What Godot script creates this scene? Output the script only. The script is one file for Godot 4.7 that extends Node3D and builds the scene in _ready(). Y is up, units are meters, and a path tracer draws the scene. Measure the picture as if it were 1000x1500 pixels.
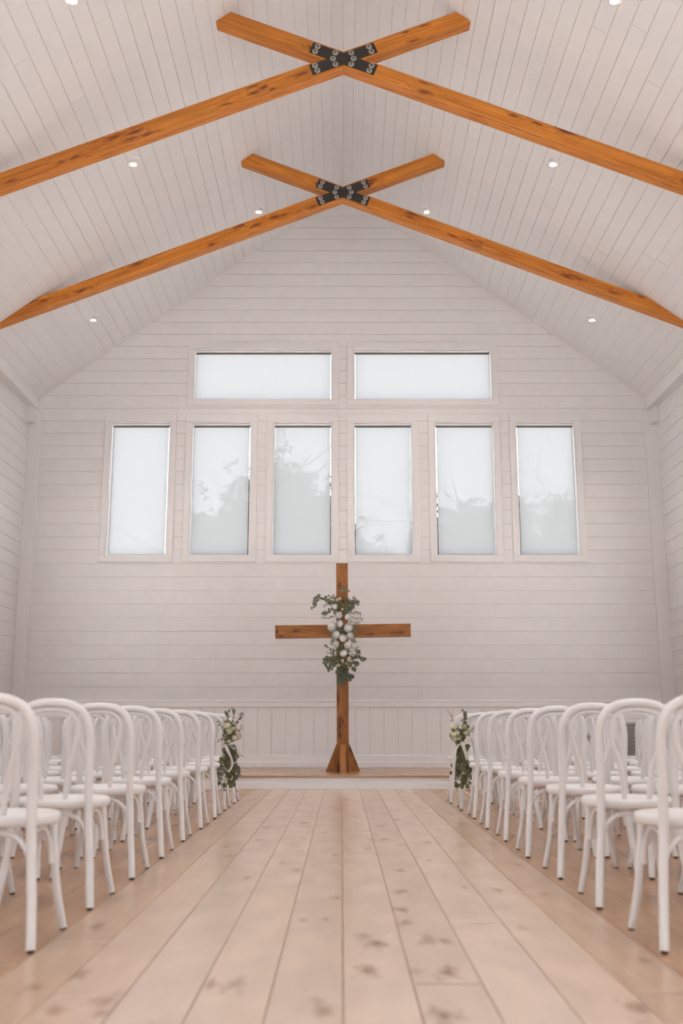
extends Node3D
# A white chapel: x to the right, y up, the altar wall lies towards -z. The room is symmetric about x = 0.

const ROOM_HALF := 5.0
const WALL_Z := -15.43
const FRONT_Z := 3.6
const RIDGE := 9.56
const PITCH := 0.75
const ROW := 0.2095
const PLAT_H := 0.168
const PLAT_Z := -13.08
const DARK := Color(0.5, 0.5, 0.5)

var M := {}
var rng := RandomNumberGenerator.new()
var taken := {}

# ------------------------------------------------------------------ helpers
func begin() -> SurfaceTool:
	var st := SurfaceTool.new()
	st.begin(Mesh.PRIMITIVE_TRIANGLES)
	return st

# a, b, c run counter-clockwise seen from outside
func tri(st, a, b, c, ua = Vector2.ZERO, ub = Vector2.ZERO, uc = Vector2.ZERO):
	st.set_uv(ua); st.add_vertex(a)
	st.set_uv(uc); st.add_vertex(c)
	st.set_uv(ub); st.add_vertex(b)

func quad(st, a, b, c, d, u = [Vector2(0, 0), Vector2(1, 0), Vector2(1, 1), Vector2(0, 1)]):
	tri(st, a, b, c, u[0], u[1], u[2])
	tri(st, a, c, d, u[0], u[2], u[3])

func flat(st):
	st.set_smooth_group(-1)

func smooth(st):
	st.set_smooth_group(0)

func done(st) -> ArrayMesh:
	st.generate_normals()
	return st.commit()

# a box with chamfered edges (c) placed by t
func add_box(st, size: Vector3, t := Transform3D(), c := 0.0):
	flat(st)
	var h := size / 2.0
	if c <= 0.0:
		var p := []
		for k in 8:
			p.append(t * Vector3(h.x if k & 1 else -h.x, h.y if k & 2 else -h.y, h.z if k & 4 else -h.z))
		quad(st, p[4], p[5], p[7], p[6]); quad(st, p[1], p[0], p[2], p[3])
		quad(st, p[5], p[1], p[3], p[7]); quad(st, p[0], p[4], p[6], p[2])
		quad(st, p[6], p[7], p[3], p[2]); quad(st, p[0], p[1], p[5], p[4])
		return
	for axis in 3:
		for s in [-1.0, 1.0]:
			var e := [Vector3.RIGHT, Vector3.UP, Vector3.BACK]
			var n: Vector3 = e[axis]
			var u: Vector3 = e[(axis + 1) % 3]
			var v: Vector3 = e[(axis + 2) % 3]
			var hu: float = h[(axis + 1) % 3] - c
			var hv: float = h[(axis + 2) % 3] - c
			var o: Vector3 = n * s * h[axis]
			var q := [o - u * hu - v * hv, o + u * hu - v * hv, o + u * hu + v * hv, o - u * hu + v * hv]
			if s < 0: q.reverse()
			quad(st, t * q[0], t * q[1], t * q[2], t * q[3])
			# the chamfers along the edges shared with the next axis
			for s2 in [-1.0, 1.0]:
				var a1: Vector3 = n * s * h[axis] + u * s2 * hu
				var a2: Vector3 = n * s * (h[axis] - c) + u * s2 * h[(axis + 1) % 3]
				var w := v * hv
				var g := [a1 - w, a2 - w, a2 + w, a1 + w]
				if s * s2 < 0: g.reverse()
				quad(st, t * g[0], t * g[1], t * g[2], t * g[3])
	for k in 8:
		var s := Vector3(1 if k & 1 else -1, 1 if k & 2 else -1, 1 if k & 4 else -1)
		var a := t * (s * Vector3(h.x, h.y - c, h.z - c))
		var b := t * (s * Vector3(h.x - c, h.y, h.z - c))
		var d := t * (s * Vector3(h.x - c, h.y - c, h.z))
		if s.x * s.y * s.z > 0: tri(st, a, b, d)
		else: tri(st, a, d, b)

# polygon in a plane: origin o, axes ax and ay, thickness th along n (the polygon lies on the +n face)
func add_slab(st, poly: PackedVector2Array, o: Vector3, ax: Vector3, ay: Vector3, th: float, uv = null):
	flat(st)
	var n := ax.cross(ay).normalized()
	if Geometry2D.is_polygon_clockwise(poly):
		poly = poly.duplicate()
		poly.reverse()
	var ids := Geometry2D.triangulate_polygon(poly)
	var f := func(p): return o + ax * p.x + ay * p.y
	for k in range(0, ids.size(), 3):
		var a := poly[ids[k]]
		var b := poly[ids[k + 1]]
		var c := poly[ids[k + 2]]
		if (b - a).cross(c - a) < 0:
			var s := b
			b = c
			c = s
		var ua = uv.call(a, 0) if uv else Vector2.ZERO
		var ub = uv.call(b, 0) if uv else Vector2.ZERO
		var uc = uv.call(c, 0) if uv else Vector2.ZERO
		tri(st, f.call(a), f.call(b), f.call(c), ua, ub, uc)
		tri(st, f.call(a) - n * th, f.call(c) - n * th, f.call(b) - n * th, ua, uc, ub)
	for k in poly.size():
		var a := poly[k]
		var b := poly[(k + 1) % poly.size()]
		var u := [Vector2.ZERO, Vector2.ZERO, Vector2.ZERO, Vector2.ZERO]
		if uv: u = [uv.call(a, th), uv.call(b, th), uv.call(b, 0), uv.call(a, 0)]
		quad(st, f.call(a) - n * th, f.call(b) - n * th, f.call(b), f.call(a), u)

func rect(x0, x1, y0, y1) -> PackedVector2Array:
	return PackedVector2Array([Vector2(x0, y0), Vector2(x1, y0), Vector2(x1, y1), Vector2(x0, y1)])

func smooth_path(p: Array, n: int) -> Array:
	var out := []
	for i in p.size() - 1:
		var p0: Vector3 = p[max(i - 1, 0)]
		var p3: Vector3 = p[min(i + 2, p.size() - 1)]
		for k in n:
			out.append(p[i].cubic_interpolate(p[i + 1], p0, p3, float(k) / n))
	out.append(p[-1])
	return out

func add_tube(st, path: Array, radius, sides := 8, caps := true, flatten := 1.0):
	smooth(st)
	var rings := []
	var side := Vector3.ZERO
	for i in path.size():
		var d: Vector3 = (path[min(i + 1, path.size() - 1)] - path[max(i - 1, 0)]).normalized()
		if side == Vector3.ZERO:
			side = d.cross(Vector3.UP if absf(d.y) < 0.9 else Vector3.RIGHT).normalized()
		side = (side - d * side.dot(d)).normalized()
		var up := d.cross(side)
		var r: float = radius.call(float(i) / (path.size() - 1))
		var ring := []
		for k in sides:
			var a := TAU * k / sides
			ring.append(path[i] + side * cos(a) * r + up * sin(a) * r * flatten)
		rings.append(ring)
	for i in rings.size() - 1:
		for k in sides:
			var j := (k + 1) % sides
			quad(st, rings[i][k], rings[i][j], rings[i + 1][j], rings[i + 1][k])
	if caps:
		flat(st)
		for k in range(1, sides - 1):
			tri(st, rings[0][0], rings[0][k + 1], rings[0][k])
			tri(st, rings[-1][0], rings[-1][k], rings[-1][k + 1])

# profile: [radius, height] from the bottom up, turned about y
func add_lathe(st, profile: Array, sides := 20, t := Transform3D()):
	smooth(st)
	for i in profile.size() - 1:
		for k in sides:
			var a := TAU * k / sides
			var b := TAU * (k + 1) / sides
			var r0: float = profile[i].x
			var r1: float = profile[i + 1].x
			var p := t * Vector3(cos(a) * r0, profile[i].y, -sin(a) * r0)
			var q := t * Vector3(cos(b) * r0, profile[i].y, -sin(b) * r0)
			var r := t * Vector3(cos(b) * r1, profile[i + 1].y, -sin(b) * r1)
			var s := t * Vector3(cos(a) * r1, profile[i + 1].y, -sin(a) * r1)
			if r0 > 0: tri(st, p, q, r)
			if r1 > 0: tri(st, p, r, s)

func numbered(called: String) -> String:
	taken[called] = taken.get(called, -1) + 1
	return called if taken[called] == 0 else "%s_%03d" % [called, taken[called]]

func obj(called: String, mesh: Mesh, material: Material, parent: Node = self) -> MeshInstance3D:
	var o := MeshInstance3D.new()
	o.name = numbered(called) if parent == self else StringName(called)
	o.mesh = mesh
	o.material_override = material
	parent.add_child(o, true)
	return o

func tag(o, label := "", category := "", group := "", kind := ""):
	if label: o.set_meta("label", label)
	if category: o.set_meta("category", category)
	if group: o.set_meta("group", group)
	if kind: o.set_meta("kind", kind)
	return o

func thing(called: String, at: Vector3, label := "", category := "", group := "", kind := "") -> Node3D:
	var o := Node3D.new()
	o.name = numbered(called)
	add_child(o)
	o.position = at
	return tag(o, label, category, group, kind)

func box_part(called, size: Vector3, at: Vector3, material, parent, c := 0.0, turn := Basis()):
	var st := begin()
	add_box(st, size, Transform3D(), c)
	var o := obj(called, done(st), material, parent)
	o.transform = Transform3D(turn, at)
	return o

# ------------------------------------------------------------------ materials
func paint(color: Color, rough := 0.6, spec := 0.5) -> StandardMaterial3D:
	var m := StandardMaterial3D.new()
	m.albedo_color = color
	m.roughness = rough
	m.metallic_specular = spec
	return m

func mottled(base: Color, spread: float, seed_: int, freq: float, rough: float, scale: float) -> StandardMaterial3D:
	var n := FastNoiseLite.new()
	n.seed = seed_
	n.frequency = freq
	n.fractal_octaves = 4
	var src := n.get_seamless_image(256, 256)
	var im := Image.create(256, 256, false, Image.FORMAT_RGB8)
	for y in 256:
		for x in 256:
			var k := 1.0 + (src.get_pixel(x, y).r - 0.5) * spread
			im.set_pixel(x, y, Color(base.r * k, base.g * k, base.b * k))
	var m := paint(Color.WHITE, rough)
	m.albedo_texture = ImageTexture.create_from_image(im)
	m.uv1_triplanar = true
	m.uv1_world_triplanar = true
	m.uv1_scale = Vector3.ONE * scale
	return m

# grain along v, columns of different boards along u; knots: [column, across 0..1, along 0..1, radius in pixels, depth]
func wood_image(cols: int, cw: int, length: int, pale: Color, mid: Color, dark: Color, knot: Color, rings: float, contrast: float, tone: float, knots: Array, seed_: int, stretch: float, patches := 0.06, pale_mix = {}) -> ImageTexture:
	var n := FastNoiseLite.new()
	n.seed = seed_
	n.noise_type = FastNoiseLite.TYPE_SIMPLEX
	n.fractal_octaves = 2
	n.frequency = 1.0
	var fine := FastNoiseLite.new()
	fine.seed = seed_ + 7
	fine.noise_type = FastNoiseLite.TYPE_VALUE
	fine.fractal_octaves = 1
	fine.frequency = 1.0
	var r := RandomNumberGenerator.new()
	r.seed = seed_
	var im := Image.create(cols * cw, length, false, Image.FORMAT_RGB8)
	for c in cols:
		var k := 1.0 + (r.randf() - 0.5) * tone
		var warm := (r.randf() - 0.5) * tone * 0.15
		var shift := r.randf() * 50.0
		var near := []
		for q in knots:
			if q[0] == c: near.append(q)
		var heart := 0.2 + 0.6 * r.randf()
		for y in length:
			var fy := float(y) / cw
			var here := []
			for q in near:
				if absf(q[2] * length - y) < q[3] * 6.0: here.append(q)
			for x in cw:
				var fx := float(x) / cw
				var bend := 0.0
				var stain := 0.0
				for q in here:
					var dx: float = (fx - q[1]) * cw
					var dy: float = (y - q[2] * length)
					var wob: float = 1.0 + 0.55 * n.get_noise_2d(dx / q[3] * 0.4 + q[2] * 90.0, dy / q[3] * 0.2 + q[1] * 40.0)
					var e: float = sqrt(dx * dx + dy * dy * 0.35) / q[3] * wob
					bend += exp(-e * e * 0.35) * 1.3
					stain = maxf(stain, q[4] * exp(-e * e * 1.1) + q[4] * 0.18 * exp(-e * 1.3))
				var w := n.get_noise_2d(fx * 1.1 + shift, fy * stretch + c * 13.7)
				var g := (absf(fx - heart) + w * 0.55 + bend * 0.35) * rings
				var line := 0.5 + 0.5 * sin(g * TAU)
				line = line * line
				var f := fine.get_noise_2d(fx * cw * 0.6 + shift, fy * 1.6) * 0.5
				var a := clampf(0.5 + (line - 0.4) * contrast + f * 0.35 + w * 0.25, 0.0, 1.0)
				var col := pale.lerp(mid, a * 2.0) if a < 0.5 else mid.lerp(dark, a * 2.0 - 1.0)
				var patch := 1.0 + patches * n.get_noise_2d(fx * 0.9 + shift * 2.0, fy * 0.5 + 31.0)
				col = Color(col.r * patch, col.g * patch, col.b * patch).lerp(Color(.865, .785, .73) * patch, pale_mix.get(c, 0.0))  # blends chosen board columns towards a paler, greyer tone
				col = col.lerp(knot, clampf(stain * (1.0 - 0.12 * pale_mix.get(c, 0.0)), 0.0, 1.0))
				im.set_pixel(c * cw + x, y, Color(col.r * (k + warm), col.g * k, col.b * (k - warm)))
	return ImageTexture.create_from_image(im)

func make_materials():
	M.white = mottled(Color(0.905, 0.898, 0.904), 0.02, 3, 0.02, 0.55, 0.6)
	M.white2 = mottled(Color(0.902, 0.895, 0.901), 0.02, 4, 0.02, 0.55, 0.6)
	M.white3 = mottled(Color(0.908, 0.901, 0.907), 0.02, 5, 0.02, 0.55, 0.6)
	M.core = paint(Color(0.84, 0.81, 0.79), 0.8)
	M.trim = paint(Color(0.962, 0.958, 0.965), 0.4)
	M.wainscot = paint(Color(0.958, 0.952, 0.960), 0.45)
	M.casing = paint(Color(0.905, 0.898, 0.904), 0.45)
	M.chair = paint(Color(0.945, 0.940, 0.947), 0.36)
	M.glide = paint(Color(0.30, 0.22, 0.17), 0.7)
	M.vinyl = paint(Color(0.90, 0.90, 0.91), 0.35)
	M.plate = paint(Color(0.215, 0.205, 0.195), 0.5)
	M.plate.metallic = 0.3
	M.bolt = paint(Color(0.70, 0.69, 0.67), 0.45)
	M.bolt.metallic = 0.35
	M.screw = paint(Color(0.46, 0.45, 0.44), 0.4)
	M.screw.metallic = 0.7
	M.glass = paint(Color(1, 1, 1, 0.06), 0.02)
	M.glass.transparency = BaseMaterial3D.TRANSPARENCY_ALPHA
	M.shade = paint(Color(0.42, 0.42, 0.43, 0.905), 0.9, 0.2)
	M.shade.transparency = BaseMaterial3D.TRANSPARENCY_ALPHA
	M.shade.backlight_enabled = true
	M.shade.backlight = Color(0.76, 0.775, 0.79).linear_to_srgb()
	M.grass = mottled(Color(0.51, 0.51, 0.50), 0.2, 10, 0.03, 0.95, 0.15)
	M.gravel = mottled(Color(0.87, 0.86, 0.845), 0.16, 9, 0.03, 0.95, 0.15)
	M.bark = paint(Color(0.27, 0.24, 0.22), 0.9)
	M.leafdark = paint(Color(0.13, 0.145, 0.11), 0.9)
	M.leafoak = paint(Color(0.16, 0.165, 0.13), 0.9)
	M.vent = paint(Color(0.88, 0.87, 0.87), 0.5)
	M.ventdark = paint(Color(0.62, 0.61, 0.60), 0.9)
	M.rose = paint(Color(0.985, 0.98, 0.97), 0.6)
	M.blush = paint(Color(0.95, 0.90, 0.84), 0.7)
	M.cream = paint(Color(0.955, 0.94, 0.84), 0.7)
	M.euc = paint(Color(0.475, 0.485, 0.415), 0.7)
	M.euc2 = paint(Color(0.53, 0.54, 0.44), 0.7)
	M.olive = paint(Color(0.46, 0.45, 0.31), 0.7)
	M.stem = paint(Color(0.33, 0.25, 0.17), 0.8)
	M.ribbon = paint(Color(0.93, 0.91, 0.89), 0.45)
	for k in [M.euc, M.euc2, M.olive, M.ribbon]:
		k.backlight_enabled = true
		k.backlight = k.albedo_color.darkened(0.45)
	M.lampglow = paint(Color(1, 1, 1), 0.5)
	M.lampglow.emission_enabled = true
	M.lampglow.emission = Color(1.0, 0.93, 0.85)
	M.lampglow.emission_energy_multiplier = 4.0
	# floor boards: knots of the aisle boards where they lie
	var kn := []
	for q in [[1, .271, 5.156, 9, .42], [1, .248, 4.66, 7, .55], [1, .242, 4.365, 6, .5], [0, .106, 3.97, 8, .75], [1, .308, 4.03, 10, .45], [1, .36, 4.02, 6, .5], [0, .065, 3.55, 7, .65], [1, .325, 3.52, 8, .8], [-1, -.078, 3.07, 10, .45], [1, .264, 3.02, 8, .7], [-2, -.356, 3.37, 9, .35], [-2, -.215, 5.08, 6, .45], [-1, -.05, 4.98, 5, .35], [-4, -.787, 6.97, 6, .4], [1, .302, 5.88, 7, .4], [2, .567, 7.245, 6, .4], [-2, -.331, 8.68, 8, .35], [-1, -.062, 6.57, 5, .35], [-4, -.872, 3.5, 9, .5], [-4, -.716, 3.17, 8, .5], [-4, -.831, 3.08, 7, .45], [-2, -.423, 3.36, 7, .4], [3, .824, 3.09, 8, .6], [-3, -.60, 7.4, 6, .4], [2, .50, 6.3, 5, .35], [0, .15, 6.9, 6, .3], [-3, -.52, 5.6, 6, .35], [-1, -.15, 7.9, 6, .3], [1, .3, 8.4, 7, .35], [3, .75, 5.2, 6, .4], [0, .1, 9.2, 6, .3], [-5, -1.0, 4.3, 8, .45]]:
		kn.append([int(posmod(q[0], 16)), (q[1] + .015) / .218 - q[0], (q[2] - 2.4) / 12.0, q[3] * 0.8, q[4]])
	var r := RandomNumberGenerator.new()
	r.seed = 41
	for c in 16:
		for k in (6 if c < 4 or c > 10 else 8):
			kn.append([c, r.randf_range(.12, .88), r.randf(), r.randf_range(3.0, 7.0), r.randf_range(.15, .38)])
	M.floor = paint(Color.WHITE, 0.24, 0.68)
	M.floor.albedo_texture = wood_image(16, 56, 2048, Color(.755, .605, .46), Color(.72, .56, .415), Color(.665, .50, .36), Color(.46, .315, .22), 2.2, .20, .05, kn, 11, .05, .03, {12: .74, 13: .85, 14: .83, 15: .87, 0: .86, 1: .83, 2: .87, 3: .80, 11: .5, 4: .45})  # aisle columns paler and greyer, the outermost two about half as much
	var bk := []
	for c in 8:
		for k in 14:
			bk.append([c, r.randf_range(.1, .9), r.randf(), r.randf_range(5, 11), r.randf_range(.7, 1.1)])
	M.beam = paint(Color.WHITE, 0.45)
	M.beam.albedo_texture = wood_image(8, 96, 1024, Color(.85, .56, .22), Color(.78, .475, .15), Color(.66, .36, .09), Color(.44, .20, .07), 4.0, .55, .08, bk, 23, .09)
	M.cross = paint(Color(0.93, 0.92, 0.90), 0.55)
	M.cross.albedo_texture = wood_image(8, 64, 768, Color(.75, .50, .27), Color(.67, .43, .215), Color(.57, .345, .155), Color(.42, .24, .12), 4.0, .5, .10, bk, 31, .09)

# a wooden bar: polygon in a plane with grain along dir
func grained(st, poly, o, ax, ay, th, dir: Vector2, col: int, cols: int, face: float, length: float, off: float):
	var perp := Vector2(-dir.y, dir.x)
	var lo := 1e9
	for p in poly: lo = minf(lo, p.dot(perp))
	add_slab(st, poly, o, ax, ay, th, func(p, d):
		var a: float = clampf((p.dot(perp) - lo) / face, 0.02, 0.98)
		var c := col
		if d > 0.0:
			c = (col + 3) % cols
		return Vector2((c + a) / cols, p.dot(dir) / length + off + (0.0 if d == 0 else 0.0)))

# a wooden box with grain along its longest horizontal or vertical axis; each face takes its own column
func grain_box(st, size: Vector3, t: Transform3D, axis: int, col: int, cols: int, length: float, off: float):
	flat(st)
	var h := size / 2.0
	var e := [Vector3.RIGHT, Vector3.UP, Vector3.BACK]
	for n in 3:
		for s in [-1.0, 1.0]:
			var u := (n + 1) % 3
			var v := (n + 2) % 3
			var q := []
			var uvs := []
			for k in [[-1, -1], [1, -1], [1, 1], [-1, 1]]:
				var p: Vector3 = e[n] * s * h[n] + e[u] * k[0] * h[u] + e[v] * k[1] * h[v]
				q.append(t * p)
				var across := u if axis == v else v
				var cc := (col + n + (1 if s > 0 else 0)) % cols
				if n == axis: uvs.append(Vector2((cc + 0.5 + 0.2 * k[0]) / cols, off + 0.01 * k[1]))
				else: uvs.append(Vector2((cc + clampf(0.5 + p[across] / size[across] * 0.96, 0.02, 0.98)) / cols, p[axis] / length + off))
			if s < 0:
				q.reverse()
				uvs.reverse()
			quad(st, q[0], q[1], q[2], q[3], uvs)

# ------------------------------------------------------------------ the room
var back_open := []     # x0, x1, y0, y1
func gable() -> PackedVector2Array:
	return PackedVector2Array([Vector2(-ROOM_HALF, 0), Vector2(ROOM_HALF, 0), Vector2(ROOM_HALF, RIDGE - PITCH * ROOM_HALF), Vector2(0, RIDGE), Vector2(-ROOM_HALF, RIDGE - PITCH * ROOM_HALF)])

func cut(poly: PackedVector2Array, holes: Array) -> Array:
	var left := [poly]
	for h in holes:
		var next := []
		for p in left:
			for q in Geometry2D.clip_polygons(p, rect(h[0], h[1], h[2], h[3])):
				if not Geometry2D.is_polygon_clockwise(q): next.append(q)
		left = next
	return left

# the thick core of a wall, band by band so that the openings stay open
func core(outline: PackedVector2Array, holes: Array, o, ax, ay, th) -> ArrayMesh:
	var lo := 1e9
	var hi := -1e9
	for p in outline:
		lo = minf(lo, p.y)
		hi = maxf(hi, p.y)
	var ys := [lo, hi]
	for h in holes:
		for y in [h[2], h[3]]:
			if not ys.has(y): ys.append(y)
	ys.sort()
	var st := begin()
	for k in ys.size() - 1:
		for p in Geometry2D.intersect_polygons(outline, rect(-50, 50, ys[k], ys[k + 1])):
			for q in cut(p, holes):
				add_slab(st, q, o, ax, ay, th)
	return done(st)

# horizontal boards on a wall, each its own mesh
func cladding(wall: Node3D, outline: PackedVector2Array, holes: Array, y0: float, y1: float, o, ax, ay, longest: float, name_ := "board"):
	var tones := [M.white, M.white, M.white2, M.white3]
	var lo := 1e9
	var hi := -1e9
	for p in outline:
		lo = minf(lo, p.x)
		hi = maxf(hi, p.x)
	var y := y0
	while y < y1 - 0.02:
		var top := minf(y + ROW, y1)
		var gap := rng.randf_range(0.0028, 0.0048)
		var x := lo - rng.randf() * longest
		while x < hi:
			var x2 := x + longest * rng.randf_range(0.85, 1.0)
			for p in Geometry2D.intersect_polygons(outline, rect(x + 0.0006, x2 - 0.0006, y + gap, top - gap * 0.4)):
				for q in cut(p, holes):
					var st := begin()
					add_slab(st, q, o, ax, ay, 0.011)
					obj(name_, done(st), tones[rng.randi() % 4], wall)
			x = x2
		y = top

func window_unit(called: String, hole: Array, o: Vector3, ax: Vector3, depth: float, head := 0.13, side := 0.1):
	# o: the wall's inner face plane; ax: to the right seen from inside; the inside lies along ax x up
	var n := ax.cross(Vector3.UP).normalized()
	var w: float = hole[1] - hole[0]
	var hgt: float = hole[3] - hole[2]
	var c: Vector3 = o + ax * (hole[0] + w / 2) + Vector3.UP * hole[2]
	var t := thing(called, c, "", "", "", "structure")
	t.basis = Basis(ax, Vector3.UP, n)
	var p := 0.022
	box_part("casing", Vector3(w + 2 * side, head, p), Vector3(0, hgt + head / 2, p / 2), M.casing, t, 0.004)
	box_part("casing", Vector3(w + 2 * side, side, p), Vector3(0, -side / 2, p / 2), M.casing, t, 0.004)
	for s in [-1, 1]:
		box_part("casing", Vector3(side, hgt, p), Vector3(s * (w / 2 + side / 2), hgt / 2, p / 2), M.casing, t, 0.004)
		box_part("jamb", Vector3(0.012, hgt, depth), Vector3(s * (w / 2 - 0.006), hgt / 2, -depth / 2), M.trim, t)
		box_part("sash_frame", Vector3(0.012, hgt - 0.024, 0.05), Vector3(s * (w / 2 - 0.018), hgt / 2, -depth + 0.025), M.vinyl, t, 0.004)
	box_part("jamb", Vector3(w - 0.024, 0.012, depth), Vector3(0, hgt - 0.006, -depth / 2), M.trim, t)
	box_part("window_sill", Vector3(w - 0.024, 0.012, depth), Vector3(0, 0.006, -depth / 2), M.trim, t)
	box_part("sash_frame", Vector3(w - 0.048, 0.012, 0.05), Vector3(0, hgt - 0.018, -depth + 0.025), M.vinyl, t, 0.004)
	box_part("sash_frame", Vector3(w - 0.048, 0.012, 0.05), Vector3(0, 0.018, -depth + 0.025), M.vinyl, t, 0.004)
	var st := begin()
	flat(st)
	var x := w / 2 - 0.024
	quad(st, Vector3(-x, 0.024, 0), Vector3(x, 0.024, 0), Vector3(x, hgt - 0.024, 0), Vector3(-x, hgt - 0.024, 0))
	obj("pane", done(st), M.glass, t).position = Vector3(0, 0, -depth + 0.02)
	return t

func roller_shade(hole: Array, label: String):
	var w: float = hole[1] - hole[0]
	var hgt: float = hole[3] - hole[2]
	var t := thing("roller_shade", Vector3((hole[0] + hole[1]) / 2, hole[2], WALL_Z), label, "window shade", "sheer roller shades in the altar wall windows")
	# head box with a slot, cloth, hem bar
	box_part("head_box", Vector3(w - 0.03, 0.03, 0.045), Vector3(0, hgt - 0.032, -0.045), M.trim, t, 0.006)
	var st := begin()
	add_tube(st, [Vector3(-w / 2 + 0.022, hgt - 0.062, -0.05), Vector3(w / 2 - 0.022, hgt - 0.062, -0.05)], func(_k): return 0.0145, 12)
	obj("roller_tube", done(st), M.screw, t)
	st = begin()
	flat(st)
	var x := w / 2 - 0.034
	quad(st, Vector3(-x, 0.03, -0.064), Vector3(x, 0.03, -0.064), Vector3(x, hgt - 0.055, -0.064), Vector3(-x, hgt - 0.055, -0.064))
	obj("shade_cloth", done(st), M.shade, t)
	box_part("hem_bar", Vector3(2 * x, 0.016, 0.012), Vector3(0, 0.022, -0.064), M.bolt, t, 0.003)
	return t

func build_room():
	var c := 0.011
	var gb := gable()
	# ---- floor: planks along z
	var fl := thing("floor", Vector3.ZERO, "", "", "", "structure")
	box_part("subfloor", Vector3(2 * ROOM_HALF + 0.36, 0.1, FRONT_Z - WALL_Z + 0.36), Vector3(0, -0.072, (FRONT_Z + WALL_Z) / 2), M.core, fl)
	for i in range(-23, 23):
		var x0 := maxf(i * 0.218 - 0.015, -ROOM_HALF)
		var x1 := minf((i + 1) * 0.218 - 0.015, ROOM_HALF)
		if x1 - x0 < 0.01: continue
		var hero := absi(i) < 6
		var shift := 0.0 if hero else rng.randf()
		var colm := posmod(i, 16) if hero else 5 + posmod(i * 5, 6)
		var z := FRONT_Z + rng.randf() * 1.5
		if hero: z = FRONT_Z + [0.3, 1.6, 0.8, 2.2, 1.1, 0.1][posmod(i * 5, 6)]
		while z > PLAT_Z:
			var z2 := z - rng.randf_range(3.2, 4.9)
			if PLAT_Z - z2 > -0.5: z2 = PLAT_Z
			var za := minf(z, FRONT_Z)
			var zb := maxf(z2, PLAT_Z)
			var st := begin()
			flat(st)
			var g := 0.0011
			var cc := 0.0022
			var y := rng.randf_range(-0.0006, 0.0)
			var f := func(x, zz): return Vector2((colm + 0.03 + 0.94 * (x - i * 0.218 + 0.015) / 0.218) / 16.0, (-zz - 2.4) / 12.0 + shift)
			var a := x0 + g
			var b := x1 - g
			var na := za - 0.0018
			var nb := zb + 0.0018
			quad(st, Vector3(a + cc, y, na), Vector3(b - cc, y, na), Vector3(b - cc, y, nb), Vector3(a + cc, y, nb), [f.call(a + cc, na), f.call(b - cc, na), f.call(b - cc, nb), f.call(a + cc, nb)])
			quad(st, Vector3(a, y - 0.0025, na), Vector3(a + cc, y, na), Vector3(a + cc, y, nb), Vector3(a, y - 0.0025, nb), [f.call(a, na), f.call(a + cc, na), f.call(a + cc, nb), f.call(a, nb)])
			quad(st, Vector3(b - cc, y, na), Vector3(b, y - 0.0025, na), Vector3(b, y - 0.0025, nb), Vector3(b - cc, y, nb), [f.call(b - cc, na), f.call(b, na), f.call(b, nb), f.call(b - cc, nb)])
			for q in [[a, -1], [b, 1]]:
				var e := [Vector3(q[0], -0.02, na), Vector3(q[0], y - 0.0025, na), Vector3(q[0], y - 0.0025, nb), Vector3(q[0], -0.02, nb)]
				if q[1] > 0: e.reverse()
				var k: Vector2 = f.call(q[0], na)
				var l: Vector2 = f.call(q[0], nb)
				quad(st, e[0], e[1], e[2], e[3], [k, k, l, l])
			for q in [[na, 1], [nb, -1]]:
				var e := [Vector3(a, -0.02, q[0]), Vector3(b, -0.02, q[0]), Vector3(b, y - 0.0025, q[0]), Vector3(a, y - 0.0025, q[0])]
				if q[1] < 0: e.reverse()
				var k: Vector2 = f.call(a, q[0])
				quad(st, e[0], e[1], e[2], e[3], [k, k, k, k])
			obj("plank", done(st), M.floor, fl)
			z = z2
	# ---- altar wall
	back_open = []
	for x in [-3.685, -2.395, -1.105, 0.17, 1.46, 2.75]:
		back_open.append([x, x + 0.94, 3.362, 5.52])
	back_open.append([-2.395, -0.165, 5.895, 6.755])
	back_open.append([0.17, 2.4, 5.895, 6.755])
	var wb := obj("wall_back", core(PackedVector2Array([Vector2(-ROOM_HALF - 0.16, -0.1), Vector2(ROOM_HALF + 0.16, -0.1), Vector2(ROOM_HALF + 0.16, RIDGE - PITCH * (ROOM_HALF + 0.16)), Vector2(0, RIDGE), Vector2(-ROOM_HALF - 0.16, RIDGE - PITCH * (ROOM_HALF + 0.16))]), back_open, Vector3(0, 0, WALL_Z - c), Vector3.RIGHT, Vector3.UP, 0.16), M.core)
	tag(wb, "", "", "", "structure")
	cladding(wb, gb, back_open, 1.142, RIDGE, Vector3(0, 0, WALL_Z), Vector3.RIGHT, Vector3.UP, 4.88)
	# wainscot: upright boards between base and rail
	for k in range(-24, 25):
		var a := maxf(k * 0.2105 - 0.014, -ROOM_HALF)
		var b := minf((k + 1) * 0.2105 - 0.014, ROOM_HALF)
		if b - a < 0.02: continue
		var st := begin()
		add_slab(st, rect(a + 0.0022, b - 0.0022, 0.2, 1.06), Vector3(0, 0, WALL_Z), Vector3.RIGHT, Vector3.UP, 0.011)
		obj("wainscot_board", done(st), M.wainscot, wb)
	var t := thing("trim_1", Vector3(0, 0, WALL_Z), "", "", "", "structure")
	box_part("rail", Vector3(2 * ROOM_HALF - 0.40, 0.085, 0.024), Vector3(0, 1.098, 0.012), M.trim, t, 0.004)
	box_part("rail_cap", Vector3(2 * ROOM_HALF - 0.40, 0.014, 0.034), Vector3(0, 1.142, 0.017), M.trim, t, 0.004)
	t = thing("baseboard_back", Vector3(0, 0, WALL_Z), "", "", "", "structure")
	box_part("upper_board", Vector3(2 * ROOM_HALF - 0.4, 0.184, 0.016), Vector3(0, PLAT_H + 0.092, 0.008), M.trim, t, 0.003)
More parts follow.
